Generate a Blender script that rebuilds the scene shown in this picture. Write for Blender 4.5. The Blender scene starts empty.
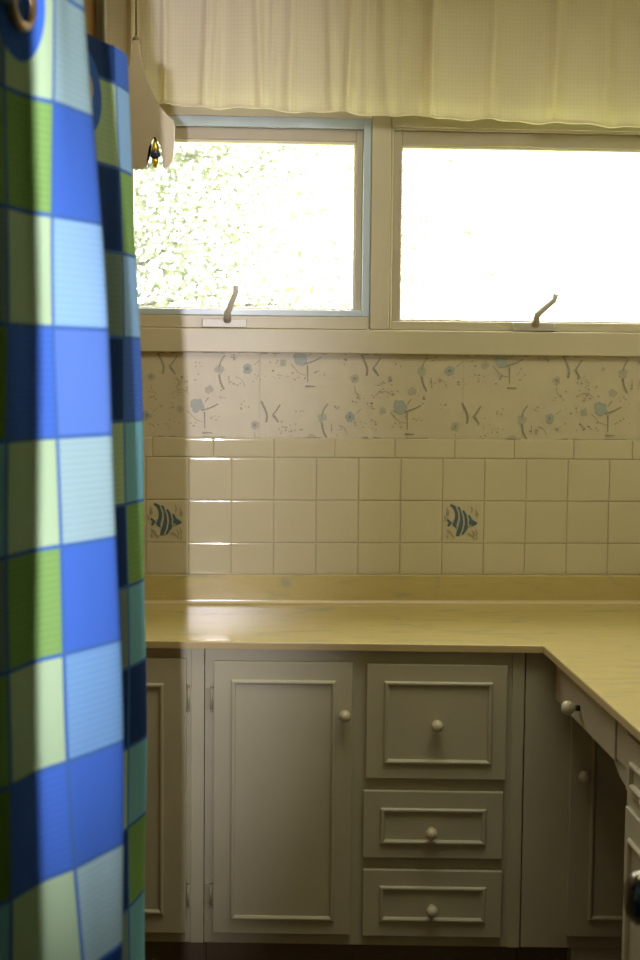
import bpy, bmesh, math, random
from mathutils import Vector, Matrix
random.seed(7)
S = bpy.context.scene
COL = S.collection
PI = math.pi

# ------------------------------------------------------------------ materials
def lin(c):
    return tuple(((x/12.92) if x <= 0.04045 else ((x+0.055)/1.055)**2.4) for x in c)

def mat(name, rgb, rough=0.5, metal=0.0, noise=0.0, nscale=8.0, bump=0.0, bscale=60.0, spec=0.5, emit=0, coat=0.0):
    m = bpy.data.materials.new(name); m.use_nodes = True
    nt = m.node_tree; b = nt.nodes['Principled BSDF']
    b.inputs['Base Color'].default_value = (*rgb, 1)
    b.inputs['Roughness'].default_value = rough
    b.inputs['Metallic'].default_value = metal
    b.inputs['Specular IOR Level'].default_value = spec
    b.inputs['Coat Weight'].default_value = coat
    b.inputs['Coat Roughness'].default_value = 0.12
    tc = nt.nodes.new('ShaderNodeTexCoord')
    if noise:
        n = nt.nodes.new('ShaderNodeTexNoise'); n.inputs['Scale'].default_value = nscale; n.inputs['Detail'].default_value = 5
        nt.links.new(tc.outputs['Object'], n.inputs['Vector'])
        r = nt.nodes.new('ShaderNodeMapRange')
        r.inputs['From Min'].default_value = 0.3; r.inputs['From Max'].default_value = 0.7
        r.inputs['To Min'].default_value = 1-noise; r.inputs['To Max'].default_value = 1+noise
        nt.links.new(n.outputs['Fac'], r.inputs['Value'])
        mx = nt.nodes.new('ShaderNodeMix'); mx.data_type = 'RGBA'; mx.blend_type = 'MULTIPLY'; mx.inputs[0].default_value = 1
        mx.inputs[6].default_value = (*rgb, 1)
        nt.links.new(r.outputs['Result'], mx.inputs[7])
        nt.links.new(mx.outputs[2], b.inputs['Base Color'])
    if bump:
        n = nt.nodes.new('ShaderNodeTexNoise'); n.inputs['Scale'].default_value = bscale; n.inputs['Detail'].default_value = 4
        nt.links.new(tc.outputs['Object'], n.inputs['Vector'])
        bp = nt.nodes.new('ShaderNodeBump'); bp.inputs['Strength'].default_value = bump; bp.inputs['Distance'].default_value = 0.002
        nt.links.new(n.outputs['Fac'], bp.inputs['Height']); nt.links.new(bp.outputs['Normal'], b.inputs['Normal'])
    return m

M = {}
M['cab']      = mat('painted_cabinet', (0.49,0.465,0.335), 0.42, noise=0.05, nscale=5, bump=0.05, bscale=35)
M['cab_in']   = mat('cabinet_inside', (0.30,0.27,0.18), 0.6, noise=0.05)
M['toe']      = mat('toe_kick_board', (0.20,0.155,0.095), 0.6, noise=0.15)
M['knob']     = mat('painted_knob', (0.62,0.57,0.42), 0.3)
M['stem']     = mat('knob_stem', (0.05,0.04,0.03), 0.4, metal=0.6)
M['hinge']    = mat('painted_hinge', (0.40,0.375,0.255), 0.45)
M['gap']      = mat('shadow_gap_wood', (0.10,0.085,0.05), 0.8)
M['trim']     = mat('painted_trim', (0.50,0.46,0.335), 0.38, noise=0.04, nscale=6)
M['sash']     = mat('painted_sash', (0.41,0.365,0.28), 0.4, noise=0.05, nscale=9)
M['sash_hi']  = mat('pale_glazing_bead', (0.72,0.67,0.52), 0.4)
M['blue']     = mat('blue_window_frame', (0.45,0.55,0.63), 0.3, noise=0.03)
M['latch']    = mat('latch_metal', (0.46,0.44,0.385), 0.42, metal=0.2)
M['paper']    = mat('wallpaper_ground', (0.51,0.465,0.335), 0.42, noise=0.04, nscale=14)
M['pa_blue']  = mat('wallpaper_blue', (0.33,0.36,0.33), 0.5)
M['pa_dblue'] = mat('wallpaper_dark_blue', (0.22,0.26,0.245), 0.5)
M['pa_grey']  = mat('wallpaper_grey', (0.40,0.375,0.29), 0.5)
M['pa_leaf']  = mat('wallpaper_leaf', (0.28,0.27,0.19), 0.5)
M['pa_dot']   = mat('wallpaper_dot', (0.37,0.32,0.22), 0.5)
M['pa_seam']  = mat('wallpaper_seam', (0.46,0.415,0.295), 0.5)
M['tile']     = mat('cream_glazed_tile', (0.54,0.495,0.345), 0.075, noise=0.03, nscale=4)
M['grout']    = mat('grout', (0.50,0.455,0.315), 0.8)
M['fish_d']   = mat('fish_dark_blue', (0.09,0.125,0.13), 0.35)
M['fish_m']   = mat('fish_mid_blue', (0.27,0.315,0.295), 0.35)
M['fish_l']   = mat('fish_pale_lines', (0.40,0.43,0.37), 0.35)
M['weed']     = mat('seaweed_lines', (0.32,0.28,0.175), 0.4)
M['caulk']    = mat('pale_caulk', (0.57,0.49,0.28), 0.16)
M['wallp']    = mat('cream_wall_paint', (0.56,0.52,0.37), 0.6, noise=0.03)
M['ceil']     = mat('ceiling_paint', (0.78,0.73,0.56), 0.8, noise=0.02)
M['brown']    = mat('brown_wood', (0.20,0.105,0.03), 0.5, noise=0.2, nscale=10)
M['floor']    = mat('brown_vinyl_floor', (0.13,0.095,0.05), 0.5, noise=0.2, nscale=6)
M['orn']      = mat('cream_painted_board', (0.38,0.325,0.215), 0.5, noise=0.04)
M['cord']     = mat('dark_cord', (0.10,0.075,0.035), 0.7)
M['gold']     = mat('polished_gold', (0.85,0.66,0.10), 0.2, metal=0.55)
M['brass']    = mat('aged_brass', (0.33,0.22,0.10), 0.4, metal=0.8)
M['rod']      = mat('brushed_rod_metal', (0.06,0.085,0.11), 0.6, spec=0.15)
M['bronze']   = mat('dark_bronze_knob', (0.11,0.095,0.06), 0.16, metal=1)
M['door']     = mat('door_paint', (0.55,0.48,0.33), 0.5)
M['bark']     = mat('grey_bark', (0.06,0.056,0.046), 0.9, noise=0.2)
M['leaf']     = mat('pale_leaf', (0.140,0.160,0.104), 0.6)
M['ground']   = mat('garden_grass', (0.40,0.50,0.25), 0.9, noise=0.3, nscale=3)
M['post']     = mat('pale_support_tube', (0.72,0.60,0.38), 0.5)

# laminate counter: yellow-cream with faint marbled streaks
def counter_mat():
    m = mat('marbled_laminate', (0.6,0.5,0.25), 0.17)
    nt = m.node_tree; b = nt.nodes['Principled BSDF']
    tc = nt.nodes.new('ShaderNodeTexCoord')
    mp = nt.nodes.new('ShaderNodeMapping'); mp.inputs['Scale'].default_value = (5, 13, 13)
    nt.links.new(tc.outputs['Object'], mp.inputs['Vector'])
    n = nt.nodes.new('ShaderNodeTexNoise'); n.inputs['Scale'].default_value = 1.3; n.inputs['Detail'].default_value = 8; n.inputs['Distortion'].default_value = 1.4
    nt.links.new(mp.outputs['Vector'], n.inputs['Vector'])
    cr = nt.nodes.new('ShaderNodeValToRGB')
    e = cr.color_ramp.elements
    e[0].position = 0.30; e[0].color = (0.35,0.345,0.21,1)
    e[1].position = 0.42; e[1].color = (0.47,0.395,0.165,1)
    a = e.new(0.62); a.color = (0.50,0.415,0.17,1)
    a = e.new(0.75); a.color = (0.475,0.365,0.165,1)
    nt.links.new(n.outputs['Fac'], cr.inputs['Fac'])
    nt.links.new(cr.outputs['Color'], b.inputs['Base Color'])
    return m
M['counter'] = counter_mat()
M['splash'] = counter_mat(); M['splash'].node_tree.nodes['Principled BSDF'].inputs['Specular IOR Level'].default_value = 0.6
M['splash'].node_tree.nodes['Principled BSDF'].inputs['Roughness'].default_value = 0.22
M['cedge'] = mat('counter_edge_band', (0.50,0.40,0.20), 0.35)

def glass_mat():
    m = bpy.data.materials.new('window_glass'); m.use_nodes = True
    nt = m.node_tree; b = nt.nodes['Principled BSDF']
    out = nt.nodes['Material Output']
    t = nt.nodes.new('ShaderNodeBsdfTransparent'); g = nt.nodes.new('ShaderNodeBsdfGlossy')
    g.inputs['Roughness'].default_value = 0.02
    mx = nt.nodes.new('ShaderNodeMixShader'); mx.inputs[0].default_value = 0.05
    nt.links.new(t.outputs[0], mx.inputs[1]); nt.links.new(g.outputs[0], mx.inputs[2])
    nt.links.new(mx.outputs[0], out.inputs['Surface']); nt.nodes.remove(b)
    return m
M['glass'] = glass_mat()
def crystal_mat():
    m = mat('clear_crystal', (0.95,0.95,0.95), 0.02)
    b = m.node_tree.nodes['Principled BSDF']; b.inputs['Transmission Weight'].default_value = 1; b.inputs['IOR'].default_value = 1.5
    return m
M['crystal'] = crystal_mat()
M['dkglass'] = mat('dark_blue_glass', (0.05,0.07,0.13), 0.1)

def fabric_valance():
    m = bpy.data.materials.new('valance_cotton'); m.use_nodes = True
    nt = m.node_tree; out = nt.nodes['Material Output']; nt.nodes.remove(nt.nodes['Principled BSDF'])
    uv = nt.nodes.new('ShaderNodeUVMap'); uv.uv_map = 'UVMap'
    sep = nt.nodes.new('ShaderNodeSeparateXYZ'); nt.links.new(uv.outputs[0], sep.inputs[0])
    def wave(o):
        a = nt.nodes.new('ShaderNodeMath'); a.operation = 'MULTIPLY'; a.inputs[1].default_value = 2*PI/0.0105
        nt.links.new(o, a.inputs[0])
        s = nt.nodes.new('ShaderNodeMath'); s.operation = 'SINE'; nt.links.new(a.outputs[0], s.inputs[0]); return s.outputs[0]
    mx = nt.nodes.new('ShaderNodeMath'); mx.operation = 'MAXIMUM'
    nt.links.new(wave(sep.outputs[0]), mx.inputs[0]); nt.links.new(wave(sep.outputs[1]), mx.inputs[1])
    cr = nt.nodes.new('ShaderNodeValToRGB'); e = cr.color_ramp.elements
    e[0].position = 0.1; e[0].color = (0.90,0.845,0.70,1); e[1].position = 0.9; e[1].color = (0.84,0.785,0.64,1)
    nt.links.new(mx.outputs[0], cr.inputs['Fac'])
    d = nt.nodes.new('ShaderNodeBsdfDiffuse'); t = nt.nodes.new('ShaderNodeBsdfTranslucent')
    nt.links.new(cr.outputs['Color'], d.inputs['Color'])
    t.inputs['Color'].default_value = (0.72,0.62,0.26,1)
    ms = nt.nodes.new('ShaderNodeMixShader'); ms.inputs[0].default_value = 0.3
    nt.links.new(d.outputs[0], ms.inputs[1]); nt.links.new(t.outputs[0], ms.inputs[2]); nt.links.new(ms.outputs[0], out.inputs['Surface'])
    return m
M['valance'] = fabric_valance()

# shower-curtain fabric: one material per square colour, ribbed along u or v
def cloth(name, rgb, ribdir):
    m = bpy.data.materials.new(name); m.use_nodes = True
    nt = m.node_tree; b = nt.nodes['Principled BSDF']; b.inputs['Roughness'].default_value = 0.9
    b.inputs['Specular IOR Level'].default_value = 0.03
    uv = nt.nodes.new('ShaderNodeUVMap'); uv.uv_map = 'UVMap'
    sep = nt.nodes.new('ShaderNodeSeparateXYZ'); nt.links.new(uv.outputs[0], sep.inputs[0])
    a = nt.nodes.new('ShaderNodeMath'); a.operation = 'MULTIPLY'; a.inputs[1].default_value = 2*PI/0.062
    nt.links.new(sep.outputs[ribdir], a.inputs[0])
    s = nt.nodes.new('ShaderNodeMath'); s.operation = 'SINE'; nt.links.new(a.outputs[0], s.inputs[0])
    cr = nt.nodes.new('ShaderNodeValToRGB'); e = cr.color_ramp.elements
    e[0].position = 0.25; e[0].color = (*[c*0.91 for c in rgb],1); e[1].position = 0.8; e[1].color = (*rgb,1)
    r = nt.nodes.new('ShaderNodeMapRange'); r.inputs['From Min'].default_value = -1
    nt.links.new(s.outputs[0], r.inputs['Value']); nt.links.new(r.outputs['Result'], cr.inputs['Fac'])
    # navy reinforcing disc round every eyelet (uv: u in squares, v in squares; eyelet at v = EY, u = EU + n*4)
    mp = nt.nodes.new('ShaderNodeVectorMath'); mp.operation = 'DISTANCE'
    cb = nt.nodes.new('ShaderNodeCombineXYZ')
    au = nt.nodes.new('ShaderNodeMath'); au.operation = 'SUBTRACT'; au.inputs[1].default_value = 0.3-2.5; nt.links.new(sep.outputs[0], au.inputs[0])
    md = nt.nodes.new('ShaderNodeMath'); md.operation = 'FLOORED_MODULO'; md.inputs[1].default_value = 4.65; nt.links.new(au.outputs[0], md.inputs[0])
    nt.links.new(md.outputs[0], cb.inputs[0]); nt.links.new(sep.outputs[1], cb.inputs[1])
    nt.links.new(cb.outputs[0], mp.inputs[0]); mp.inputs[1].default_value = (2.5, 2.77, 0)
    lt = nt.nodes.new('ShaderNodeMath'); lt.operation = 'LESS_THAN'; lt.inputs[1].default_value = 0.5; nt.links.new(mp.outputs['Value'], lt.inputs[0])
    mx = nt.nodes.new('ShaderNodeMix'); mx.data_type = 'RGBA'; nt.links.new(lt.outputs[0], mx.inputs[0])
    nt.links.new(cr.outputs['Color'], mx.inputs[6]); mx.inputs[7].default_value = (*CB,1)
    nt.links.new(mx.outputs[2], b.inputs['Base Color'])
    return m
CB = (0.045,0.13,0.5)
CLOTH = {
 'b':  (0.055,0.145,0.53),   # royal blue
 'p':  (0.10,0.205,0.58),   # periwinkle
 'n':  (0.014,0.045,0.17),   # navy
 'l':  (0.25,0.45,0.72),     # light blue
 's':  (0.16,0.33,0.58),     # steel blue
 'c':  (0.30,0.46,0.48),     # pale cyan
 't':  (0.17,0.42,0.50),     # teal
 'g':  (0.19,0.35,0.10),    # green
 'y':  (0.38,0.53,0.32),     # pale green
 'd':  (0.12,0.22,0.035),    # dark green
 'k':  (0.17,0.25,0.235),     # grey green
 'e':  (0.055,0.14,0.38),     # seam
}
CM = {}
for k, c in CLOTH.items():
    for d in (0, 1):
        CM[k+str(d)] = cloth('curtain_square_'+k+str(d), c, d)

# ------------------------------------------------------------------ mesh helpers
def new_bm(): return bmesh.new()

def box(bm, x0, x1, y0, y1, z0, z1, bev=0.0, seg=2, mi=0):
    t = bmesh.new()
    bmesh.ops.create_cube(t, size=1)
    for v in t.verts:
        v.co = Vector((x0+(v.co.x+.5)*(x1-x0), y0+(v.co.y+.5)*(y1-y0), z0+(v.co.z+.5)*(z1-z0)))
    if bev:
        bmesh.ops.bevel(t, geom=list(t.edges), offset=bev, segments=seg, profile=0.5, affect='EDGES')
    join(bm, t, mi)

def join(bm, t, mi=0, mtx=None):
    vm = {}
    for v in t.verts:
        vm[v] = bm.verts.new(mtx @ v.co if mtx else v.co)
    for f in t.faces:
        try:
            g = bm.faces.new([vm[v] for v in f.verts]); g.material_index = mi; g.smooth = f.smooth
        except ValueError:
            pass
    t.free()

def lathe(bm, prof, origin, axis='z', seg=24, mi=0, cap=True):
    """prof: list of (r, h) along axis"""
    o = Vector(origin)
    def pt(r, h, a):
        c, s = r*math.cos(a), r*math.sin(a)
        if axis == 'z': return o+Vector((c, s, h))
        if axis == '-y': return o+Vector((c, -h, s))
        if axis == '-x': return o+Vector((-h, c, s))
    rings = []
    for r, h in prof:
        if r < 1e-6: rings.append([bm.verts.new(pt(0, h, 0))])
        else: rings.append([bm.verts.new(pt(r, h, 2*PI*i/seg)) for i in range(seg)])
    for A, B in zip(rings, rings[1:]):
        for i in range(seg):
            j = (i+1) % seg
            if len(A) == 1 and len(B) == 1: continue
            if len(A) == 1: vs = [A[0], B[i], B[j]]
            elif len(B) == 1: vs = [A[i], A[j], B[0]]
            else: vs = [A[i], A[j], B[j], B[i]]
            f = bm.faces.new(vs); f.smooth = True; f.material_index = mi
    if cap:
        for R in (rings[0], rings[-1]):
            if len(R) > 1:
                f = bm.faces.new(R); f.material_index = mi

def tube(bm, pts, rad, seg=10, mi=0, closed=False):
    P = [Vector(p) for p in pts]; n = len(P)
    if not hasattr(rad, '__len__'): rad = [rad]*n
    rings = []; up = None
    for i, p in enumerate(P):
        if closed: t = (P[(i+1) % n]-P[i-1])
        else: t = P[min(i+1, n-1)]-P[max(i-1, 0)]
        t.normalize()
        if up is None:
            up = Vector((0,0,1)) if abs(t.z) < .9 else Vector((1,0,0))
        a = t.cross(up)
        if a.length < 1e-5: a = t.cross(Vector((0,1,0)))
        a.normalize(); b = a.cross(t).normalized(); up = b
        rings.append([bm.verts.new(p+rad[i]*(math.cos(2*PI*k/seg)*a+math.sin(2*PI*k/seg)*b)) for k in range(seg)])
    pairs = list(zip(rings, rings[1:]))
    if closed: pairs.append((rings[-1], rings[0]))
    for A, B in pairs:
        for k in range(seg):
            j = (k+1) % seg
            f = bm.faces.new([A[k], A[j], B[j], B[k]]); f.smooth = True; f.material_index = mi
    if not closed:
        for R in (rings[0], rings[-1]):
            f = bm.faces.new(R); f.material_index = mi

def prism(bm, poly, fn, t0, t1, mi=0):
    """extrude a 2-D outline: fn(a, b, t) -> xyz"""
    A = [bm.verts.new(fn(a, b, t0)) for a, b in poly]; B = [bm.verts.new(fn(a, b, t1)) for a, b in poly]
    n = len(poly)
    bm.faces.new(A).material_index = mi; bm.faces.new(list(reversed(B))).material_index = mi
    for i in range(n):
        j = (i+1) % n
        bm.faces.new([A[i], B[i], B[j], A[j]]).material_index = mi

def obj(name, bm, mats, parent=None, keep=False):
    bmesh.ops.recalc_face_normals(bm, faces=list(bm.faces)) if not keep else None
    me = bpy.data.meshes.new(name); bm.to_mesh(me); bm.free()
    for m in (mats if isinstance(mats, (list, tuple)) else [mats]): me.materials.append(m)
    o = bpy.data.objects.new(name, me); COL.objects.link(o)
    if parent: o.parent = parent
    return o

def thing(name, label, cat, loc=(0,0,0), rotz=0, group=None):
    o = bpy.data.objects.new(name, None); COL.objects.link(o); o.empty_display_size = 0.05
    o.location = loc; o.rotation_euler = (0,0,rotz); o['label'] = label; o['category'] = cat
    if group: o['group'] = group
    return o
def tag(o, label, cat, group=None):
    o['label'] = label; o['category'] = cat
    if group: o['group'] = group
    return o
def structure(o, label, cat):
    o['kind'] = 'structure'; o['label'] = label; o['category'] = cat; return o
def sbox(name, dims, m, label, cat, parent=None, bev=0.0):
    bm = new_bm(); box(bm, *dims, bev=bev); o = obj(name, bm, m, parent)
    return structure(o, label, cat) if parent is None else o

# ------------------------------------------------------------------ camera
CAM = Vector((0.0103, -3.7506, 1.4045))
cd = bpy.data.cameras.new('camera'); cam = bpy.data.objects.new('camera', cd); COL.objects.link(cam)
cr_ = Vector((0.99828423,-0.05776906,0.00955728)); cu_ = Vector((-0.00514321,0.07608005,0.99708845)); cf_ = Vector((0.05832798,0.99542682,-0.07565239))
cam.matrix_world = Matrix(((cr_.x,cu_.x,-cf_.x,CAM.x),(cr_.y,cu_.y,-cf_.y,CAM.y),(cr_.z,cu_.z,-cf_.z,CAM.z),(0,0,0,1)))
cd.sensor_fit = 'VERTICAL'; cd.sensor_height = 23.6; cd.sensor_width = 15.73; cd.lens = 1450/960*23.6
cd.clip_start = 0.05; cd.clip_end = 200
cd.dof.use_dof = True; cd.dof.focus_distance = 3.4; cd.dof.aperture_fstop = 4.5
S.camera = cam

# ------------------------------------------------------------------ room shell
XL, XR = -0.345, 1.30         # left end wall, right wall
YF = -2.95                    # wall with the doorway the photograph is taken through
ZC = 2.45
bm = new_bm()
W0, W1 = 0.0, 0.16
box(bm, -1.2, XR+.1, W0, W1, 0, 1.509)
box(bm, -1.2, XR+.1, W0, W1, 2.045, ZC)
box(bm, -1.2, -0.30, W0, W1, 1.509, 2.045)
box(bm, 0.353, 0.405, W0, W1, 1.509, 2.045)
box(bm, 1.22, XR+.1, W0, W1, 1.509, 2.045)
wall_back = structure(obj('wall_back', bm, M['wallp']), 'cream back wall with two windows, floral wallpaper band and tile below', 'wall')

# wallpaper band (raised 1 mm, printed motifs as flat faces on it)
bm = new_bm()
box(bm, XL, XR, -0.002, 0.0, 1.226, 1.449)
pm = [M['paper'], M['pa_blue'], M['pa_dblue'], M['pa_grey'], M['pa_leaf'], M['pa_dot'], M['pa_seam']]
PZ0, PZ1 = 1.229, 1.447
PX = 387.0
def pq(px, py):                 # motif sheet: units of the printed repeat -> wall metres
    return ((px-369)/PX+0.353, 1.416-(py-366)/PX)
yl = [-0.0022]
def blob(cx, cz, r, mi, n=9, jag=0.25, sx=1):
    if not (XL+r < cx < XR-r): return
    yl[0] -= 0.0000012
    pts = []
    for i in range(n):
        a = 2*PI*i/n; q = r*(1+random.uniform(-jag, jag))
        z = min(max(cz+q*math.sin(a), PZ0), PZ1)
        pts.append((cx+sx*q*math.cos(a), z))
    if max(p[1] for p in pts)-min(p[1] for p in pts) < 0.001: return
    f = bm.faces.new([bm.verts.new((x, yl[0], z)) for x, z in pts]); f.material_index = mi
def stroke(pts, w, mi):
    yl[0] -= 0.0000012
    if len(pts) > 2:
        q = []; n = len(pts)
        for i in range(n-1):
            p0, p1, p2, p3 = pts[max(i-1,0)], pts[i], pts[i+1], pts[min(i+2,n-1)]
            for t in (0, .33, .67):
                q.append(tuple(.5*((2*p1[c])+(-p0[c]+p2[c])*t+(2*p0[c]-5*p1[c]+4*p2[c]-p3[c])*t*t+(-p0[c]+3*p1[c]-3*p2[c]+p3[c])*t**3) for c in (0,1)))
        pts = q+[pts[-1]]
    for (a, b) in zip(pts, pts[1:]):
        a = Vector((a[0], 0, min(max(a[1], PZ0), PZ1))); b = Vector((b[0], 0, min(max(b[1], PZ0), PZ1)))
        d = b-a
        if d.length < 1e-4 or not (XL < min(a.x, b.x) and max(a.x, b.x) < XR): continue
        n = Vector((-d.z, 0, d.x)).normalized()*w*0.5
        f = bm.faces.new([bm.verts.new((p.x, yl[0], min(max(p.z, PZ0), PZ1))) for p in (a-n*1.2, b-n*.6, b+n*.6, a+n*1.2)]); f.material_index = mi
def flower(cx, cz, r, m1, m2):
    for i in range(6):
        a = 2*PI*i/6+random.random()
        blob(cx+r*.5*math.cos(a), cz+r*.5*math.sin(a), r*.52, m1, 7, .2)
    blob(cx, cz, r*.36, m2, 7, .3)
def motif(ox, oz):
    ox += random.uniform(-.002, .002)
    def P(x, y): a = pq(x, y); return (a[0]+ox, a[1]+oz)
    # antler sprig
    stroke([P(362.5,355), P(366,362), P(368.5,369), P(367.5,376)], .0060, 4)
    stroke([P(381.5,358), P(377,365), P(373.5,369)], .0040, 4)
    stroke([P(375,369), P(380,376)], .0062, 4)
    # curled stem flower
    flower(*P(423.5,371), .013, 3, 1)
    stroke([P(429,357), P(425,363), P(423.5,369)], .0038, 4)
    stroke([P(423.5,376), P(425,384), P(428.5,391)], .0055, 4)
    stroke([P(433,377), P(433.5,386)], .0025, 5)
    flower(*P(451.5,370), .0135, 1, 2)
    flower(*P(413.7,391), .0115, 3, 3)
    flower(*P(356,378.7), .0115, 3, 4)
    flower(*P(402,407), .0185, 1, 1); flower(*P(399,404), .011, 1, 3)
    stroke([P(406,412), P(415,409), P(423,405)], .0040, 4)
    stroke([P(409,413), P(409.5,430)], .0036, 4)
    stroke([P(407,434), P(417,434)], .0045, 4)
    flower(*P(384.5,411), .0105, 3, 1)
    stroke([P(392,412), P(396,416), P(401,421), P(408,423)], .0022, 5)
    stroke([P(440,378), P(446,381), P(449,388)], .0020, 5)
    stroke([P(376,396), P(382,392), P(389,392), P(394,396)], .0018, 5)
    stroke([P(356,386), P(357,392), P(362,396)], .0022, 5)
    stroke([P(413,399), P(409,404)], .0026, 4)
    stroke([P(458,366), P(464,361)], .0022, 5)
    for c, k, s in ((P(358,398),7,8),(P(425,398),6,7),(P(462,378),6,7),(P(420,420),6,8),(P(380,425),5,7),(P(398,425),5,7),(P(388,383),16,13),(P(388,393),8,12),(P(446,406),6,6),(P(401,365),4,5),(P(437,384),5,6),(P(439,359),6,6),(P(374,408),5,7)):
        for _ in range(k):
            blob(c[0]+random.gauss(0, s*.5)/PX, c[1]+random.gauss(0, s*.4)/PX, random.uniform(.0013,.0026), random.choice((4,5,5)), 5, .4, 1.4)
for i in range(-4, 9):
    for j in range(-6, 7):
        ox = 0.2622*i; oz = -0.122*i+ -0.244*j
        if -0.30 < oz < 0.30: motif(ox, oz)
stroke([(0.072,1.447),(0.072,1.229)], .0022, 6)
stroke([(0.60,1.447),(0.60,1.229)], .0016, 6)
obj('wallpaper', bm, pm, wall_back, keep=True)

# tile wainscot: grid of bevelled glazed tiles on a grout bed
bm = new_bm()
box(bm, XL, XR, -0.0035, 0.0, 0.80, 1.2275, mi=1)
def tile(x0, x1, z0, z1):
    x0 = max(x0, XL); x1 = min(x1, XR)
    if x1-x0 < .01: return
    g = .0006
    t = bmesh.new()
    prof = [(0, -0.0005), (0, -0.0045), (.0004, -.0056), (.0010, -.0062)]
    yy = -.0062; dd = .0010
    for ang in (9, 7.5, 6.2, 5.0, 4.0, 3.0, 2.0, 1.0):      # cushion edge flattening towards the face
        dd += .0007; yy -= .0007*math.tan(math.radians(ang)); prof.append((dd, yy))
    lo = [[t.verts.new((x0+g+d, y, z0+g+d)), t.verts.new((x1-g-d, y, z0+g+d)), t.verts.new((x1-g-d, y, z1-g-d)), t.verts.new((x0+g+d, y, z1-g-d))] for d, y in prof]
    t.verts.ensure_lookup_table()
    for A, B in zip(lo, lo[1:]):
        for q in range(4): t.faces.new([A[q], A[(q+1) % 4], B[(q+1) % 4], B[q]])
    t.faces.new(lo[-1])
    tw = random.uniform(-.002,.002); tv = random.uniform(-.002,.002); cx = (x0+x1)/2; cz = (z0+z1)/2
    for v in t.verts: v.co.y += (v.co.x-cx)*tw+(v.co.z-cz)*tv
    join(bm, t, 0)
for k in range(-4, 12):
    for z0, z1 in ((1.067,1.178),(0.956,1.067),(0.872,0.956)):
        tile(.110*k, .110*(k+1), z0, z1)
for k in range(-3, 9):
    tile(.11+.1567*k, .11+.1567*(k+1), 1.178, 1.2285)
tiles = obj('tile_wainscot', bm, [M['tile'], M['grout']], wall_back)
# painted fish tiles
def fish(cx, cz):
    bm = new_bm(); s = 0.108/545.0        # drawing units: 640 across the tile
    y0 = [-0.0082]
    def V(x, y): return (cx+(x-320)*s, y0[0], cz-(y-340)*s)
    def poly(pts, mi):
        y0[0] -= 0.00002
        bm.faces.new([bm.verts.new(V(*p)) for p in pts]).material_index = mi
    def st(pts, w, mi):
        y0[0] -= 0.00002
        n = len(pts)
        L = []; Rr = []
        for i, p in enumerate(pts):
            a = Vector(pts[max(i-1,0)]); b = Vector(pts[min(i+1,n-1)]); d = (b-a).normalized(); q = Vector((-d.y, d.x))*w*.5*(0.55+0.9*math.sin(PI*(i+.6)/(n+.2)))
            L.append(Vector(p)-q); Rr.append(Vector(p)+q)
        for i in range(n-1):
            bm.faces.new([bm.verts.new(V(*q)) for q in (L[i], L[i+1], Rr[i+1], Rr[i])]).material_index = mi
    # body, dorsal sweep, tail
    poly([(150,350),(205,300),(225,230),(205,165),(165,112),(240,130),(305,185),(380,240),(450,300),(510,345),(500,372),(430,405),(380,420),(340,480),(285,525),(235,530),(255,470),(225,420),(185,385)], 1)
    poly([(110,300),(165,335),(175,365),(120,400),(135,350)], 1)
    # dark bands
    st([(150,110),(200,140),(232,200),(238,260),(222,330),(212,390)], 34, 0)
    st([(250,140),(280,210),(300,300),(296,400),(262,480),(245,525)], 44, 0)
    st([(312,190),(350,270),(362,350),(348,430),(305,500)], 48, 0)
    st([(395,250),(415,300),(410,370)], 30, 0)
    poly([(425,300),(470,325),(512,348),(500,372),(440,395),(418,350)], 0)
    st([(110,305),(150,345),(125,395)], 26, 0)
    st([(190,350),(205,385),(228,410)], 22, 0)
    # pale stripes
    st([(228,135),(262,210),(270,310),(250,400)], 15, 2)
    st([(290,170),(325,260),(335,350),(318,440),(290,510)], 15, 2)
    st([(370,230),(392,310),(388,390)], 14, 2)
    # weed
    for a, b in (((105,150),(95,250)),((120,190),(110,260)),((70,260),(75,330)),((425,130),(430,220)),((490,170),(486,260)),((505,210),(500,280)),
                 ((110,440),(125,500)),((140,450),(180,540)),((100,520),(120,560)),((440,450),(470,530)),((490,440),(500,520)),((410,500),(470,570)),((380,480),(400,520)),((500,530),(490,580)),((200,520),(190,560))):
        m_ = ((a[0]+b[0])/2+12, (a[1]+b[1])/2)
        st([a, m_, b], 13, 3)
    obj('fish_picture', bm, [M['fish_d'], M['fish_m'], M['fish_l'], M['weed']], tiles, keep=True)
fish(-0.165, 1.0115); fish(0.605, 1.0115)

# other walls, floor, ceiling
sbox('floor', (-1.2, 1.5, -5.2, 0.0, -0.05, 0.0), M['floor'], 'dark brown floor in shade below the cabinets', 'floor')
sbox('ceiling', (-1.2, 1.5, YF-.1, 0.16, ZC, ZC+.05), M['ceil'], 'pale cream ceiling of the bathroom', 'ceiling')
sbox('wall_left', (XL-.10, XL, -1.80, 0.0, 0, ZC), M['brown'], 'brown wooden wall behind the shower curtain', 'wall')
sbox('wall_alcove', (-1.2, XL-.10, -1.80, -1.70, 0, ZC), M['wallp'], 'end wall of the bath alcove', 'wall')
sbox('wall_bath', (-1.3, -1.2, YF, -1.70, 0, ZC), M['wallp'], 'side wall along the bath alcove', 'wall')
sbox('wall_right', (XR, XR+.1, YF, 0.0, 0, ZC), M['wallp'], 'cream side wall at the right counter', 'wall')
bm = new_bm()
box(bm, -1.3, -0.32, YF-.1, YF, 0, ZC); box(bm, 0.50, XR+.1, YF-.1, YF, 0, ZC); box(bm, -0.32, 0.50, YF-.1, YF, 2.08, ZC)
structure(obj('wall_front', bm, M['wallp']), 'wall with the doorway behind the curtain', 'wall')

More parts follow.
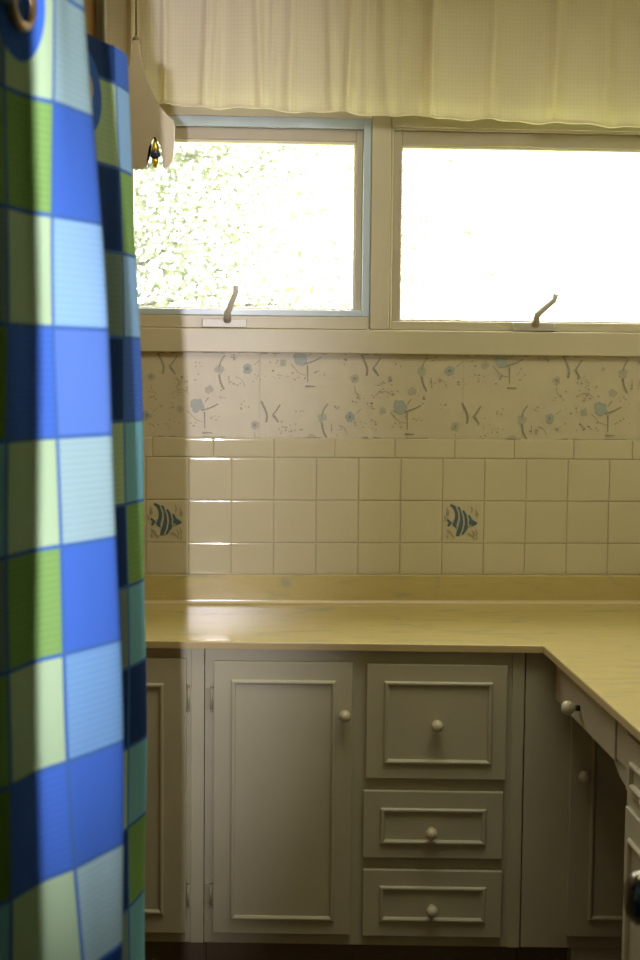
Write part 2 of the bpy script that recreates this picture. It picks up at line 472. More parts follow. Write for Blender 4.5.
bm = new_bm()
box(bm, -1.3, XR+.1, -5.2, -5.1, 0, ZC); box(bm, -1.3, -1.2, -5.1, YF-.1, 0, ZC); box(bm, 1.4, 1.5, -5.1, YF-.1, 0, ZC); box(bm, -1.3, 1.5, -5.2, YF-.1, ZC, ZC+.05)
structure(obj('wall_hallway_unseen', bm, M['brown']), 'unseen dark hallway walls added to shut out light from the doorway', 'wall')  # unseen hallway, added dark to keep sky light out of the doorway
# trim: sill band under the windows, mullion casing, head casing
sbox('trim_1', (XL, XR, -0.020, 0.0, 1.447, 1.5085), M['trim'], 'cream flat sill board running under both windows', 'trim', bev=.003)
sbox('trim_2', (0.3545, 0.4035, -0.012, 0.0, 1.510, 2.10), M['trim'], 'cream mullion board between the two windows', 'trim', bev=.002)
sbox('trim_3', (XL, XR, -0.012, 0.0, 2.1005, 2.16), M['trim'], 'cream head board hidden under the valance hem', 'trim', bev=.002)
sbox('trim_4', (XL, 0.3535, -0.012, 0.0, 2.044, 2.10), M['trim'], 'cream casing above the left window', 'trim', bev=.002)
sbox('trim_5', (0.4045, XR, -0.012, 0.0, 2.024, 2.10), M['trim'], 'cream casing above the right window', 'trim', bev=.002)

# windows
def ring(bm, x0, x1, z0, z1, wl, wr, wb, wt, y0, y1, bev=.002, mi=0):
    box(bm, x0, x0+wl, y0, y1, z0, z1, bev, mi=mi); box(bm, x1-wr, x1, y0, y1, z0, z1, bev, mi=mi)
    box(bm, x0+wl, x1-wr, y0, y1, z0, z0+wb, bev, mi=mi); box(bm, x0+wl, x1-wr, y0, y1, z1-wt, z1, bev, mi=mi)
def latch(parent, px0, px1, z0, z1, arm):
    bm = new_bm(); box(bm, px0, px1, -0.016, -0.004, z0, z1, .002)
    b = obj('latch_base', bm, M['latch'], parent)
    bm = new_bm(); tube(bm, arm, [.0105,.0095,.0085,.0075,.0085], 10)
    c = arm[-1]; 
    obj('latch_handle', bm, M['latch'], parent)
w1 = structure(bpy.data.objects.new('window_1', None), 'left window with pale blue frame and curled latch handle', 'window'); COL.objects.link(w1); w1.location = (0.026, 0, 1.51)
def inw(o, w):  # keep world placement under a window root
    o.location = -w.location
    return o
bm = new_bm(); ring(bm, -0.30, 0.353, 1.542, 2.0448, .02, .0195, .0165, .0258, -0.006, 0.03); inw(obj('window_frame', bm, M['blue'], w1), w1)
bm = new_bm(); ring(bm, -0.28, 0.3335, 1.5585, 2.019, .02, .0175, .0035, .031, 0.008, 0.05); inw(obj('sash', bm, M['sash'], w1), w1)
bm = new_bm(); ring(bm, -0.26, 0.316, 1.562, 1.988, .008, .006, .002, .008, 0.012, 0.042, .001); inw(obj('glazing_bead', bm, M['sash_hi'], w1), w1)
bm = new_bm(); box(bm, -0.256, 0.3125, 0.028, 0.032, 1.562, 1.983); inw(obj('pane', bm, M['glass'], w1), w1)
bm = new_bm(); box(bm, -0.30, 0.352, -0.006, 0.03, 1.5095, 1.5415, .002); inw(obj('bottom_rail', bm, M['trim'], w1), w1)
n0 = len(COL.objects)
latch(w1, -0.077, 0.038, 1.5105, 1.533, [(-0.012,-0.013,1.528),(-0.012,-0.030,1.548),(-0.002,-0.040,1.572),(0.009,-0.044,1.597),(0.0095,-0.046,1.616)])
w2 = structure(bpy.data.objects.new('window_2', None), 'right window with cream sash and curled latch handle', 'window'); COL.objects.link(w2); w2.location = (0.81, 0, 1.51)
bm = new_bm(); ring(bm, 0.405, 1.22, 1.5095, 2.040, .006, .03, .0235, .0215, -0.004, 0.03); inw(obj('window_frame', bm, M['trim'], w2), w2)
bm = new_bm(); ring(bm, 0.4115, 1.19, 1.5335, 2.018, .0225, .02, .002, .036, 0.006, 0.05); inw(obj('sash', bm, M['sash'], w2), w2)
bm = new_bm(); ring(bm, 0.434, 1.17, 1.5355, 1.982, .003, .006, .003, .007, 0.012, 0.042, .001); inw(obj('glazing_bead', bm, M['sash_hi'], w2), w2)
bm = new_bm(); box(bm, 0.437, 1.164, 0.028, 0.032, 1.5385, 1.975); inw(obj('pane', bm, M['glass'], w2), w2)
latch(w2, 0.726, 0.834, 1.5105, 1.5325, [(0.783,-0.013,1.526),(0.785,-0.030,1.552),(0.806,-0.040,1.572),(0.825,-0.044,1.588),(0.829,-0.046,1.605)])
for o in list(COL.objects)[n0:]:
    if o.name.startswith('latch') and o.parent: inw(o, o.parent)

# ------------------------------------------------------------------ valance
def hemz(x): return 2.060-0.030*(x+0.12)/1.15
bm = new_bm(); uvl = bm.loops.layers.uv.new('UVMap')
ridges = [(-0.06,.010,.012),(-0.035,.012,.012),(0.055,.012,.013),(0.105,.010,.010),(0.15,.014,.012),(0.235,.010,.010),(0.30,.011,.015),(0.335,.012,.010),(0.37,.014,.013),(0.43,.016,.010),(0.50,.014,.022),(0.66,.016,.014),(0.82,.016,.022),(0.95,.018,.014),(1.09,.016,.020),(1.2,.015,.014),(-0.17,.010,.014),(-0.25,.010,.014)]
def vfold(x, z):
    t = (2.42-z)/0.38
    y = 0
    for c, w, a in ridges:
        cc = c+0.018*math.sin(c*37)*t
        y += a*math.exp(-((x-cc)/w)**2)*(0.8+0.8*t)
    y += .006*math.sin(x*23+1.2*t)+.004*math.sin(x*51)
    return y
NX, NZ = 420, 26
X0, X1 = -0.33, 1.28
G = []
for i in range(NX+1):
    x = X0+(X1-X0)*i/NX; row = []
    for j in range(NZ+1):
        zb = hemz(x)+.003*math.sin(x*31)+.002*math.sin(x*70+1)-0.25*vfold(x, 2.05)*.5
        z = zb+(2.42-zb)*j/NZ
        hem = .003 if j <= 1 else 0
        row.append((bm.verts.new((x, -0.055-vfold(x, z)-hem, z)), x, z))
    G.append(row)
for i in range(NX):
    for j in range(NZ):
        q = [G[i][j], G[i+1][j], G[i+1][j+1], G[i][j+1]]
        f = bm.faces.new([a[0] for a in q]); f.smooth = True
        for l, a in zip(f.loops, q): l[uvl].uv = (a[1]*1.15, a[2])
val = thing('valance_curtain', 'cream gathered cotton valance hanging along the top of both windows', 'curtain', (0.4,-0.055,2.42))
o = obj('valance_fabric', bm, M['valance'], val, keep=True); o.location = -val.location
bm = new_bm(); tube(bm, [(X0-.01,-.045,2.41),(X1+.015,-.045,2.41)], .007, 10); o = obj('curtain_rod', bm, M['post'], val); o.location = -val.location
bm = new_bm()
hp = []
for i in range(0, NX+1, 3):
    v = (X0+(X1-X0)*i/NX); zb = hemz(v)+.003*math.sin(v*31)+.002*math.sin(v*70+1)-0.25*vfold(v, 2.05)*.5
    hp.append((v, -0.0572-vfold(v, zb), zb))
tube(bm, hp, .0035, 6); o = obj('hem', bm, M['valance'], val); o.location = -val.location

# ------------------------------------------------------------------ base cabinets on the back wall
TH = 0.07261
RZ = -TH
FACE = Vector((0, -0.5457, 0))
def knob(bm, x, z, y=0.0, r=.0137):
    lathe(bm, [(.0085,0),(.007,.004),(.0065,.010),(.010,.014),(r*.95,.019),(r,.025),(r*.86,.032),(r*.5,.0365),(0,.038)], (x, y, z), '-y', 20)
def moulding(parent, x0, x1, z0, z1, y=0.0, w=.011, h=.0065):
    bm = new_bm()
    prof = [(0,0),(.0,h*.55),(w*.25,h*.95),(w*.55,h),(w*.85,h*.6),(w,0)]
    # mitred frame: outer corner points move inwards along the profile
    loops = []
    for d, hh in prof:
        loops.append([bm.verts.new((x0+d, y-hh, z0+d)), bm.verts.new((x1-d, y-hh, z0+d)), bm.verts.new((x1-d, y-hh, z1-d)), bm.verts.new((x0+d, y-hh, z1-d))])
    for A, B in zip(loops, loops[1:]):
        for i in range(4):
            j = (i+1) % 4
            bm.faces.new([A[i], A[j], B[j], B[i]])
    return obj('panel_moulding', bm, M['cab'], parent)
def front(parent, name, x0, x1, z0, z1, mo=None, kn=None, hinge_x=None, hz=()):
    bm = new_bm(); box(bm, x0, x1, 0.0, 0.0125, z0, z1, .0022)
    p = obj(name, bm, M['cab'], parent)
    if mo: moulding(p, *mo)
    if kn:
        bm = new_bm(); knob(bm, *kn); obj('knob', bm, M['knob'], p)
    for z in hz:
        bm = new_bm()
        s = 1 if hinge_x < (x0+x1)/2 else -1
        tube(bm, [(hinge_x, 0.005, z-.026), (hinge_x, 0.006, z+.026)], .0030, 8)
        for q in (-.028, .028): lathe(bm, [(.0036,-.002),(.0036,.002),(.002,.004)], (hinge_x, 0.005, z+q), 'z', 8)
        box(bm, hinge_x-.013 if s > 0 else hinge_x, hinge_x if s > 0 else hinge_x+.013, 0.0095, 0.0125, z-.024, z+.024)
        obj('hinge', bm, M['hinge'], p)
    return p
def body(parent, x0, x1, openings, depth0, ztop=.7825, zbot=.102, toe=True, ends=(0,0)):
    bm = new_bm()
    box(bm, x0, x1, 0.0130, 0.032, zbot, ztop, .0015)                # face frame
    box(bm, x0+.002, x1-.002, 0.032, depth0, zbot+.005, ztop)        # carcass
    o = obj('cabinet_body', bm, M['cab'], parent)
    if toe:
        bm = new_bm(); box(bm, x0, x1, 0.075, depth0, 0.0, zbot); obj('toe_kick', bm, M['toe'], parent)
    return o
cA = thing('base_cabinet', 'cream painted base cabinet beside the shower curtain, its one door hinged at right', 'cabinet', FACE, RZ)
body(cA, -0.352, -0.0585, None, .47)
bm = new_bm(); box(bm, -0.0575-.030, -0.0575, 0.009, 0.0135, .102, .7825, .002); obj('face_stile', bm, M['cab'], cA)
front(cA, 'cabinet_door', -0.34, -0.097, .127, .758, (-0.295,-0.147,.172,.702), (-0.322,.637,0), -0.0925, (.668,.215))
cB = thing('base_cabinet', 'wide cream base cabinet under the counter with one tall door and three drawers', 'cabinet', FACE, RZ)
body(cB, -0.0565, 0.6605, None, .46)
bm = new_bm(); box(bm, 0.632, 0.6595, 0.0095, 0.0135, .102, .7825, .0015); obj('face_stile', bm, M['cab'], cB)
front(cB, 'cabinet_door', -0.036, 0.2755, .129, .754, (0.0035,0.2385,.162,.713), (.2585,.638,0), -0.0405, (.667,.217))
front(cB, 'drawer', 0.3065, 0.6205, .491, .7515, (.346,.588,.526,.7135), (.464,.618,0))
front(cB, 'drawer', 0.302, 0.616, .309, .4635, (.341,.578,.342,.425), (.455,.374,0))
front(cB, 'drawer', 0.303, 0.617, .1275, .282, (.341,.580,.163,.2455), (.459,.196,0))
cC = thing('corner_cabinet', 'shaded cream corner cabinet with a door standing inside the knee space', 'cabinet', FACE, RZ)
body(cC, 0.6625, 1.28, None, .44, toe=False)
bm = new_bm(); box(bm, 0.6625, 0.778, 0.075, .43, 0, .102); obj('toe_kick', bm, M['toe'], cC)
bm = new_bm(); box(bm, 0.779, 1.27, 0.018, .43, 0, .102); obj('plinth', bm, M['cab'], cC)
front(cC, 'cabinet_door', 0.764, 1.10, .133, .735, (.811,1.055,.172,.70), (.793,.508,0))

# ------------------------------------------------------------------ right-hand run
XF = 0.725
desk = thing('knee_space_drawer', 'cream apron with one knobbed drawer under the right counter, bottom edge curving down', 'drawer', (XF,-0.87,0.70))
def L(o): o.location = -o.parent.location; return o
bm = new_bm()
ol = [(-0.612,.7825),(-0.612,.677),(-1.030,.677),(-1.055,.676),(-1.075,.673),(-1.090,.6675),(-1.105,.660),(-1.125,.6525),(-1.15,.648),(-1.172,.645),(-1.187,.640),(-1.1955,.631),(-1.198,.622),(-1.198,.7825)]
prism(bm, ol, lambda a, b, t: (t, a, b), XF+.006, XF+.026)
L(obj('apron', bm, M['cab'], desk))
bm = new_bm(); box(bm, XF-.003, XF+.006, -1.118, -0.613, .6795, .780, .002); df = L(obj('drawer_front', bm, M['cab'], desk))
bm = new_bm(); box(bm, XF-.001, XF+.006, -1.198, -1.126, .685, .780, .002); L(obj('apron_stile', bm, M['cab'], desk))
bm = new_bm(); lathe(bm, [(.0065,0),(.0065,.010)], (XF-.003,-0.838,.714), '-x', 12); st = obj('knob_stem', bm, M['stem'], df)
bm = new_bm(); lathe(bm, [(.006,.009),(.009,.013),(.0145,.019),(.0155,.025),(.0135,.032),(.008,.0365),(0,.038)], (XF-.003,-0.838,.714), '-x', 20); kb = obj('knob', bm, M['knob'], df)
def RF(parent, name, y0, y1, z0, z1, mo=None):
    bm = new_bm(); box(bm, XF-.009, XF, y0, y1, z0, z1, .002); p = obj(name, bm, M['cab'], parent)
    p.location = -parent.location
    if mo:
        q = moulding(p, 0, mo[1]-mo[0], mo[2], mo[3], y=0)
        q.matrix_local = Matrix.Translation((XF-.009, mo[1], 0)) @ Matrix.Rotation(-PI/2, 4, 'Z')
    return p
cD = thing('base_cabinet', 'cream base cabinet at the right frame edge with drawer above door', 'cabinet', (XF,-1.5,0))
bm = new_bm(); box(bm, XF, XF+.02, -1.95, -1.1995, .102, .7825, .0015); box(bm, XF+.02, XR-.004, -1.948, -1.201, .104, .7825); L(obj('cabinet_body', bm, M['cab'], cD))
bm = new_bm(); box(bm, XF+.06, XR-.004, -1.948, -1.201, 0, .102); L(obj('toe_kick', bm, M['toe'], cD))
d1 = RF(cD, 'drawer', -1.56, -1.222, .655, .756, (-1.525,-1.256,.668,.716))
d2 = RF(cD, 'cabinet_door', -1.56, -1.222, .13, .626, (-1.52,-1.258,.17,.578))
bm = new_bm(); lathe(bm, [(.008,0),(.0065,.010),(.010,.014),(.0155,.025),(.008,.0365),(0,.038)], (XF-.0125,-1.455,.70), '-x', 20); obj('knob', bm, M['knob'], d1)
bm = new_bm(); lathe(bm, [(.008,0),(.0065,.010),(.010,.014),(.0155,.025),(.008,.0365),(0,.038)], (XF-.0125,-1.53,.52), '-x', 20); obj('knob', bm, M['knob'], d2)

# ------------------------------------------------------------------ countertop
ct = thing('countertop', 'L-shaped yellow cream marbled laminate countertop with low backsplash', 'countertop', (0.4,-0.3,.7835))
def front_y(x): return -0.5457-0.0727*x-0.011
bm = new_bm()
poly = [(XL+.001,-0.010),(XL+.001,front_y(XL)),(0.690,front_y(0.690)),(0.694,front_y(0.690)-.004),(0.6965,-1.955),(XR-.001,-1.955),(XR-.001,-0.010)]
t = bmesh.new(); prism(t, poly, lambda a, b, q: (a, b, q), .7835, .800)
bmesh.ops.recalc_face_normals(t, faces=list(t.faces))
bmesh.ops.bevel(t, geom=[e for e in t.edges if all(v.co.z > .79 for v in e.verts)], offset=.003, segments=3, profile=.5, affect='EDGES')
for f in t.faces:
    f.smooth = False
ed = [f for f in t.faces]
vm = {v: bm.verts.new(v.co) for v in t.verts}
for f in ed:
    g = bm.faces.new([vm[v] for v in f.verts]); g.material_index = 1 if abs(f.normal.z) < .3 else 0
t.free()
L(obj('counter_slab', bm, [M['counter'], M['cedge']], ct))
bm = new_bm(); box(bm, XL+.001, XR-.001, -0.027, -0.0085, .8005, .874, .003, 3); sp = L(obj('backsplash', bm, M['splash'], ct))
bm = new_bm(); box(bm, XR-.02, XR-.001, -1.95, -0.028, .8005, .874, .003, 3); L(obj('backsplash', bm, M['counter'], ct))
bm = new_bm()
prism(bm, [(-0.0268,.8002)]+[(-0.027-.009+.009*math.cos(a), .8003+.009-.009*math.sin(a)) for a in [PI/2*i/14 for i in range(14, -1, -1)]], lambda a, b, q: (q, a, b), XL+.002, XR-.021)
obj('caulk_bead', bm, M['caulk'], sp)

# ------------------------------------------------------------------ hanging scalloped board with drops
orn = thing('hanging_ornament', 'cream scalloped wooden board hanging on a dark cord before the left window', 'hanging ornament', (-0.187,-0.851,1.79))
def half():
    r = [(.006,2.040),(.007,2.022),(.012,1.995),(.021,1.965),(.034,1.937),(.048,1.913),(.062,1.897),(.072,1.889),(.0745,1.882),(.0745,1.835)]
    r += [(.0735,1.822),(.071,1.808),(.064,1.799),(.056,1.7965)]
    r += [(.0525,1.799),(.0522,1.815),(.049,1.835),(.0425,1.849),(.037,1.857),(.031,1.849),(.0255,1.835),(.0222,1.815),(.0215,1.797),(.012,1.795),(0,1.7945)]
    return r
h = half(); ol = h+[(-x, z) for x, z in reversed(h[:-1])]
bm = new_bm()
A = [bm.verts.new((x-.187, -0.862, z)) for x, z in ol]; B = [bm.verts.new((x-.187, -0.840, z)) for x, z in ol]
e1 = bm.faces.new(A); e2 = bm.faces.new(list(reversed(B)))
for i in range(len(ol)): bm.faces.new([A[i], B[i], B[(i+1) % len(ol)], A[(i+1) % len(ol)]])
bmesh.ops.triangulate(bm, faces=[e1, e2])
L(obj('scalloped_board', bm, M['orn'], orn))
bm = new_bm(); tube(bm, [(-.187,-.851,2.044),(-.1875,-.851,2.25),(-.188,-.851,ZC)], .0017, 8); L(obj('cord', bm, M['cord'], orn))
bm = new_bm(); lathe(bm, [(.0075,2.034),(.0075,2.044),(.003,2.050)], (-.187,-.851,0), 'z', 12); L(obj('cord_cap', bm, M['cord'], orn))
for s in (-1, 1):
    x = -.187+s*.037
    bm = new_bm(); lathe(bm, [(.0012,1.858),(.002,1.853),(.0045,1.845),(.0075,1.835),(.0085,1.829)], (x,-.851,0), 'z', 12, cap=True); g = L(obj('gold_drop_cap', bm, M['gold'], orn))
    bm = new_bm(); lathe(bm, [(.0085,1.829),(.0100,1.825),(.0095,1.819),(.006,1.814)], (x,-.851,0), 'z', 10); obj('dark_glass_bead', bm, M['dkglass'], g)
    bm = new_bm(); lathe(bm, [(.0062,1.814),(.0066,1.808),(.005,1.801),(0,1.797)], (x,-.851,0), 'z', 10); obj('gold_drop_tip', bm, M['gold'], g)

# ------------------------------------------------------------------ shower curtain
PXV, PYV, F = 236.0, 369.0, 1450.0
# fold line at three heights; columns: (u in squares, offset from lens axis line x, distance z) - metres, measured on the real folds
def rel(px, z): return (px-PXV)/F*z
LV = {
 1.80: [(-5.2,-.245,.84),(-4.2,-.170,.925),(-3.95,-.1615,.96),(-3.6,-.172,1.0),(-2.2,-.235,1.16),(-1.5,-.245,1.20),(-.6,-.222,1.245),(0,-.2,1.285),(.5,-.184,1.33),(1,-.166,1.36),(1.45,-.160,1.395),(1.88,-.1515,1.43),(2.0,-.152,1.442),(2.3,-.158,1.475),(3.2,-.19,1.56),(4.1,-.205,1.64),(5.0,-.180,1.715),(5.5,-.162,1.765),(6,-.147,1.80),(6.5,-.139,1.85),(6.8,-.143,1.87),(7.3,-.17,1.90),(8,-.21,1.92)],
 1.44: [(-5.2,-.25,.84),(-4.2,-.17,.925),(-3.95,-.1615,.96),(-3.6,-.172,1.0),(-2.2,-.235,1.16),(-1.5,-.242,1.20),(-.6,-.222,1.245),(0,-.2,1.285),(.5,-.186,1.33),(1,-.168,1.36),(1.45,-.147,1.395),(1.9,-.1275,1.43),(2.0,-.1275,1.442),(2.3,-.142,1.475),(3.2,-.18,1.55),(4.1,-.2,1.63),(5.0,-.172,1.705),(5.5,-.152,1.755),(6,-.137,1.79),(6.6,-.1225,1.845),(6.85,-.127,1.865),(7.3,-.16,1.90),(8,-.20,1.92)],
 0.80: [(-5.2,-.25,.84),(-4.2,-.168,.925),(-3.95,-.1575,.96),(-3.6,-.170,1.0),(-2.2,-.225,1.15),(-1.5,-.228,1.18),(-.6,-.218,1.225),(0,-.197,1.265),(.5,-.172,1.315),(1,-.141,1.355),(1.5,-.125,1.39),(1.92,-.1115,1.42),(2.05,-.112,1.432),(2.4,-.13,1.465),(3.2,-.17,1.54),(4.1,-.19,1.62),(5.0,-.165,1.70),(5.5,-.145,1.745),(6,-.131,1.79),(6.65,-.1155,1.845),(6.88,-.12,1.865),(7.3,-.155,1.90),(8,-.195,1.92)],
}
LZ = sorted(LV)
def cr1(p0, p1, p2, p3, t):
    return .5*((2*p1)+(-p0+p2)*t+(2*p0-5*p1+4*p2-p3)*t*t+(-p0+3*p1-3*p2+p3)*t**3)
def at_level(lv, k, t):
    P = LV[lv]; n = len(P)
    g = lambda i: P[min(max(i, 0), n-1)]
    return [cr1(g(k-1)[c], g(k)[c], g(k+1)[c], g(k+2)[c], t) for c in (1, 2)]
NP = len(LV[1.80])
def curtain_pt(k, t, z):
    Ls = [(lv, *at_level(lv, k, t)) for lv in LZ]
    zz = z
    # quadratic blend through the three levels
    (a, xa, da), (b, xb, db), (c, xc, dc) = Ls
    la = (zz-b)*(zz-c)/((a-b)*(a-c)); lb = (zz-a)*(zz-c)/((b-a)*(b-c)); lc = (zz-a)*(zz-b)/((c-a)*(c-b))
    if zz < a: la, lb, lc = 1, 0, 0
    return Vector((CAM.x+xa*la+xb*lb+xc*lc, CAM.y+da*la+db*lb+dc*lc, z))
TOP = 1.792; BOT = 0.30; PITCH = .102; K0 = 1.4417
cols = []         # (u, k, t)
us = set()
for k in range(NP-1):
    u0 = LV[1.44][k][0]; u1 = LV[1.44][k+1][0]
    n = max(2, int((u1-u0)*14))
    for i in range(n): us.add(u0+(u1-u0)*i/n)
us = {u for u in us if abs(u-round(u)) > .045}
for c in range(-5, 8): us |= {c-.028, c+.028}
us.add(LV[1.44][-1][0]-1e-6)
def seg(u, lv=1.44):
    P = LV[lv]
    for k in range(NP-1):
        if P[k][0] <= u <= P[k+1][0]: return k, (u-P[k][0])/(P[k+1][0]-P[k][0])
    return (0, 0.0) if u < P[0][0] else (NP-2, 1.0)
cols = [(u, *seg(u)) for u in sorted(us)]
rows = []
def addrow(v): rows.append(v)
vv = (TOP-K0)/PITCH
vlist = set([vv, (BOT-K0)/PITCH])
for r in range(-12, 4):
    for q in (-.02, .02, .25, .5, .75):
        w = r+q
        if (BOT-K0)/PITCH < w < vv: vlist.add(w)
rows = sorted(vlist)
KEY = {  # column index -> colours from row 3 (top) downwards
 -6: 'nkdknbtgdntg', -5: 'bygcbkgnytbg', -4: 'ncbgtnybkcgb', -3: 'bgtcnygbkcnb', -2: 'ytbngcbykgtb', -1: 'nkgkdtkgdtgk',
  0: 'bygybygybygb', 1: 'ccblpcbsbcnb', 2: 'bnygtbcgbnyc', 3: 'cgbyncbgtbyg', 4: 'gbncygtbngyb', 5: 'nynknynknynk', 6: 'blglbtgtntgt', 7: 'ncbygnbtcgby'}
KEY[2] = 'nkngnybtgcnb'
mats_ = [CM[k] for k in sorted(CM)]; midx = {k: i for i, k in enumerate(sorted(CM))}
bm = new_bm(); uvl = bm.loops.layers.uv.new('UVMap')
V = []
for (u, k, t) in cols:
    col = []
    for v in rows:
        z = K0+v*PITCH
        p = curtain_pt(k, t, z)
        p.y += .003*math.sin(z*9+u*2); p.x += .0012*math.sin(z*14+u*3)
        # gentle sag of the woven rows
        col.append((bm.verts.new(p), u, v))
    V.append(col)
for i in range(len(V)-1):
    for j in range(len(rows)-1):
        q = [V[i][j], V[i+1][j], V[i+1][j+1], V[i][j+1]]
        f = bm.faces.new([a[0] for a in q]); f.smooth = True
        uc = sum(a[1] for a in q)/4; vc = sum(a[2] for a in q)/4
        ci = math.floor(uc); r = math.floor(vc)
        key = KEY[max(-6, min(7, ci))][min(11, max(0, 3-r))]
        if abs(vc-round(vc)) < .02: key = 'e'
        if abs(uc-round(uc)) < .025: key = 'e'
        f.material_index = midx[key+str((ci+r) % 2)]
        for l, a in zip(f.loops, q): l[uvl].uv = (a[1], a[2])
sc = thing('shower_curtain', 'blue and green patchwork squares shower curtain hanging in folds at left', 'shower curtain', (-.19,-2.4,BOT))
L(obj('curtain_fabric', bm, mats_, sc, keep=True))
# eyelets on the fabric round the rod
def eyelet(u):
    for k in range(NP-1):
        if LV[1.80][k][0] <= u < LV[1.80][k+1][0]:
            t = (u-LV[1.80][k][0])/(LV[1.80][k+1][0]-LV[1.80][k][0]); break
    z = K0+2.77*PITCH
    p = curtain_pt(k, t, z); q = curtain_pt(k, min(t+.05, 1), z); d = (q-p).normalized(); n = d.cross(Vector((0,0,1))).normalized()
    bm = new_bm()
    def rg(r, off): return [p+n*off+r*(math.cos(a)*d+math.sin(a)*Vector((0,0,1))) for a in [2*PI*i/28 for i in range(28)]]
    tube(bm, rg(.0215, .001), .0048, 8, closed=True)
    L(obj('eyelet_ring', bm, M['brass'], sc))
for u in (-4.7, .3, 4.9): eyelet(u)
rod = thing('shower_rod', 'metal shower rod carrying the patchwork curtain through its eyelets', 'rod', (-.19,-2.4,1.719))
bm = new_bm(); tube(bm, [(-.213,-2.95,1.724),(-.166,-1.905,1.724)], .0095, 12); L(obj('rod_tube', bm, M['rod'], rod))
bm = new_bm(); tube(bm, [(-.158,-1.91,1.724),(-.158,-1.91,ZC)], .006, 10); L(obj('ceiling_support', bm, M['post'], rod))
bm = new_bm(); lathe(bm, [(.024,0),(.024,.006),(.014,.014)], (-.213,-2.95,1.724), '-y', 16)
for v in bm.verts: v.co.y = -2.95+(-2.95-v.co.y)
L(obj('wall_flange', bm, M['rod'], rod))

# ------------------------------------------------------------------ open door at the right frame edge, only its knob shows
door = structure(bpy.data.objects.new('door_1', None), 'open door at the right edge with dark bronze knob', 'door'); COL.objects.link(door); door.location = (0.51, YF, 0)
bm = new_bm(); box(bm, 0.487, 0.525, -2.93, -2.22, 0.01, 2.06, .003); L(obj('door_leaf', bm, M['door'], door))
bm = new_bm()
lathe(bm, [(.030,0),(.030,.004),(.022,.008),(.010,.012),(.009,.028),(.014,.034),(.024,.040),(.0285,.050),(.027,.060),(.019,.067),(0,.069)], (0.489,-2.295,.857), '-x', 28)
L(obj('door_knob', bm, M['bronze'], door))

# ------------------------------------------------------------------ garden outside
structure(sbox('garden_ground', (-30, 30, 0.2, 60, -1.0, -0.9), M['ground'], 'sunlit grass outside the windows', 'ground'), 'sunlit grass outside the windows', 'ground')
def tree(name, label, base, h, cz, rx, rz, nleaf, ls, seed):
    rnd = random.Random(seed)
    root = thing(name, label, 'tree', base)
    bm = new_bm()
    tube(bm, [(0,0,0),(.05,.02,h*.35),(-.05,0,h*.7),(0,.03,h)], [.10,.085,.06,.02], 9)
    tips = []
    for i in range(34):
        a = rnd.uniform(0, 2*PI); z0 = rnd.uniform(.25, .9)*h; l = rnd.uniform(.35, 1.0)*rx
        e = Vector((math.cos(a)*l, math.sin(a)*l, z0+rnd.uniform(-.1, .7)))
        m_ = Vector((math.cos(a+.3)*l*.5, math.sin(a+.3)*l*.5, z0+rnd.uniform(.0, .35)))
        tube(bm, [(0,0,z0), m_, e], [.022,.013,.005], 6); tips += [m_, e]
    obj('trunk', bm, M['bark'], root)
    bm = new_bm()
    for i in range(nleaf):
        c = rnd.choice(tips); 
        p = Vector((c.x+rnd.gauss(0,.34), c.y+rnd.gauss(0,.34), c.z+rnd.gauss(0,.34)))
        d = Vector((rnd.gauss(0,1), rnd.gauss(0,1), rnd.gauss(0,.7))).normalized(); n = d.cross(Vector((rnd.gauss(0,1), rnd.gauss(0,1), rnd.gauss(0,1)))).normalized()
        s = ls*rnd.uniform(.6, 1.3)
        bm.faces.new([bm.verts.new(q) for q in (p-d*s, p+n*s*.42, p+d*s, p-n*s*.42)])
    f = obj('foliage', bm, M['leaf'], root); f['kind'] = 'stuff'
tree('leafy_tree', 'pale sunlit leafy tree with thin branches outside the left window', (-1.05,7.0,-.9), 4.6, 2, 2.5, 1.2, 40000, .031, 3)
tree('garden_shrub', 'low sunlit shrub just outside the left window, right of its latch handle', (0.30,2.7,-.9), 2.45, 1.5, .45, .6, 3000, .03, 11)

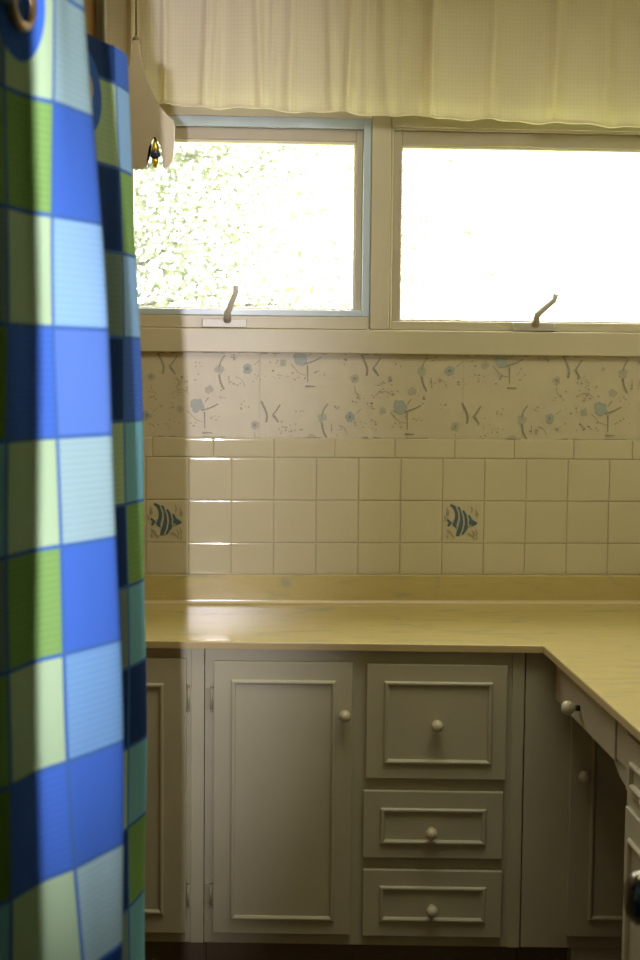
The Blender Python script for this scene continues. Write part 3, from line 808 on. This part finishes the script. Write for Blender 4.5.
# ------------------------------------------------------------------ light
wd = bpy.data.worlds.new('sky'); S.world = wd; wd.use_nodes = True
nt = wd.node_tree; bg = nt.nodes['Background']
tc = nt.nodes.new('ShaderNodeTexCoord'); sp_ = nt.nodes.new('ShaderNodeSeparateXYZ'); nt.links.new(tc.outputs['Generated'], sp_.inputs[0])
rp = nt.nodes.new('ShaderNodeValToRGB'); e = rp.color_ramp.elements
e[0].position = 0.46; e[0].color = (0.30,0.30,0.22,1); e[1].position = 0.52; e[1].color = (1.0,0.98,0.92,1)
mr = nt.nodes.new('ShaderNodeMapRange'); mr.inputs['From Min'].default_value = -1; mr.inputs['From Max'].default_value = 1
nt.links.new(sp_.outputs[2], mr.inputs['Value']); nt.links.new(mr.outputs['Result'], rp.inputs['Fac']); nt.links.new(rp.outputs['Color'], bg.inputs['Color'])
bg.inputs['Strength'].default_value = 8.0

def area(name, loc, rot, sx, sy, power, col, portal=False):
    l = bpy.data.lights.new(name, 'AREA'); l.shape = 'RECTANGLE'; l.size = sx; l.size_y = sy; l.energy = power; l.color = col
    o = bpy.data.objects.new(name, l); COL.objects.link(o); o.location = loc; o.rotation_euler = rot
    if portal: l.cycles.is_portal = True
    return o
area('window_portal', (0.027, .14, 1.79), (-PI/2,0,0), .64, .5, 1, (1,1,1), True)
area('window_portal', (0.81, .14, 1.79), (-PI/2,0,0), .8, .5, 1, (1,1,1), True)
# unseen fill light added under the ceiling for room ambience, no known fixture
area('ceiling_fill', (0.45, -1.22, ZC-.02), (0,0,0), 1.1, .8, 5.9, (1.0,.95,.75))
# the camera's pop-up flash, left of the lens in portrait orientation
fl = bpy.data.lights.new('camera_flash', 'SPOT'); fl.energy = 108; fl.color = (0.95,0.905,1.0); fl.shadow_soft_size = .011
fl.spot_size = math.radians(38); fl.spot_blend = 1.0
fo = bpy.data.objects.new('camera_flash', fl); COL.objects.link(fo)
fo.location = CAM+Vector((-.112, 0.0, .038))
tgt = Vector((-0.28, 0.0, 1.60)); fo.rotation_euler = (tgt-fo.location).to_track_quat('-Z', 'Y').to_euler()
fo.scale = (0.60, 1.72, 1.0)

# ------------------------------------------------------------------ colour management
S.view_settings.view_transform = 'Standard'; S.view_settings.look = 'None'
S.view_settings.gamma = 1; S.view_settings.use_curve_mapping = False
S.view_settings.exposure = 1.15
S.cycles.use_denoising = True
S.cycles.max_bounces = 8; S.cycles.diffuse_bounces = 6; S.cycles.transparent_max_bounces = 12
S.cycles.caustics_reflective = False; S.cycles.caustics_refractive = False
S.cycles.sample_clamp_indirect = 12
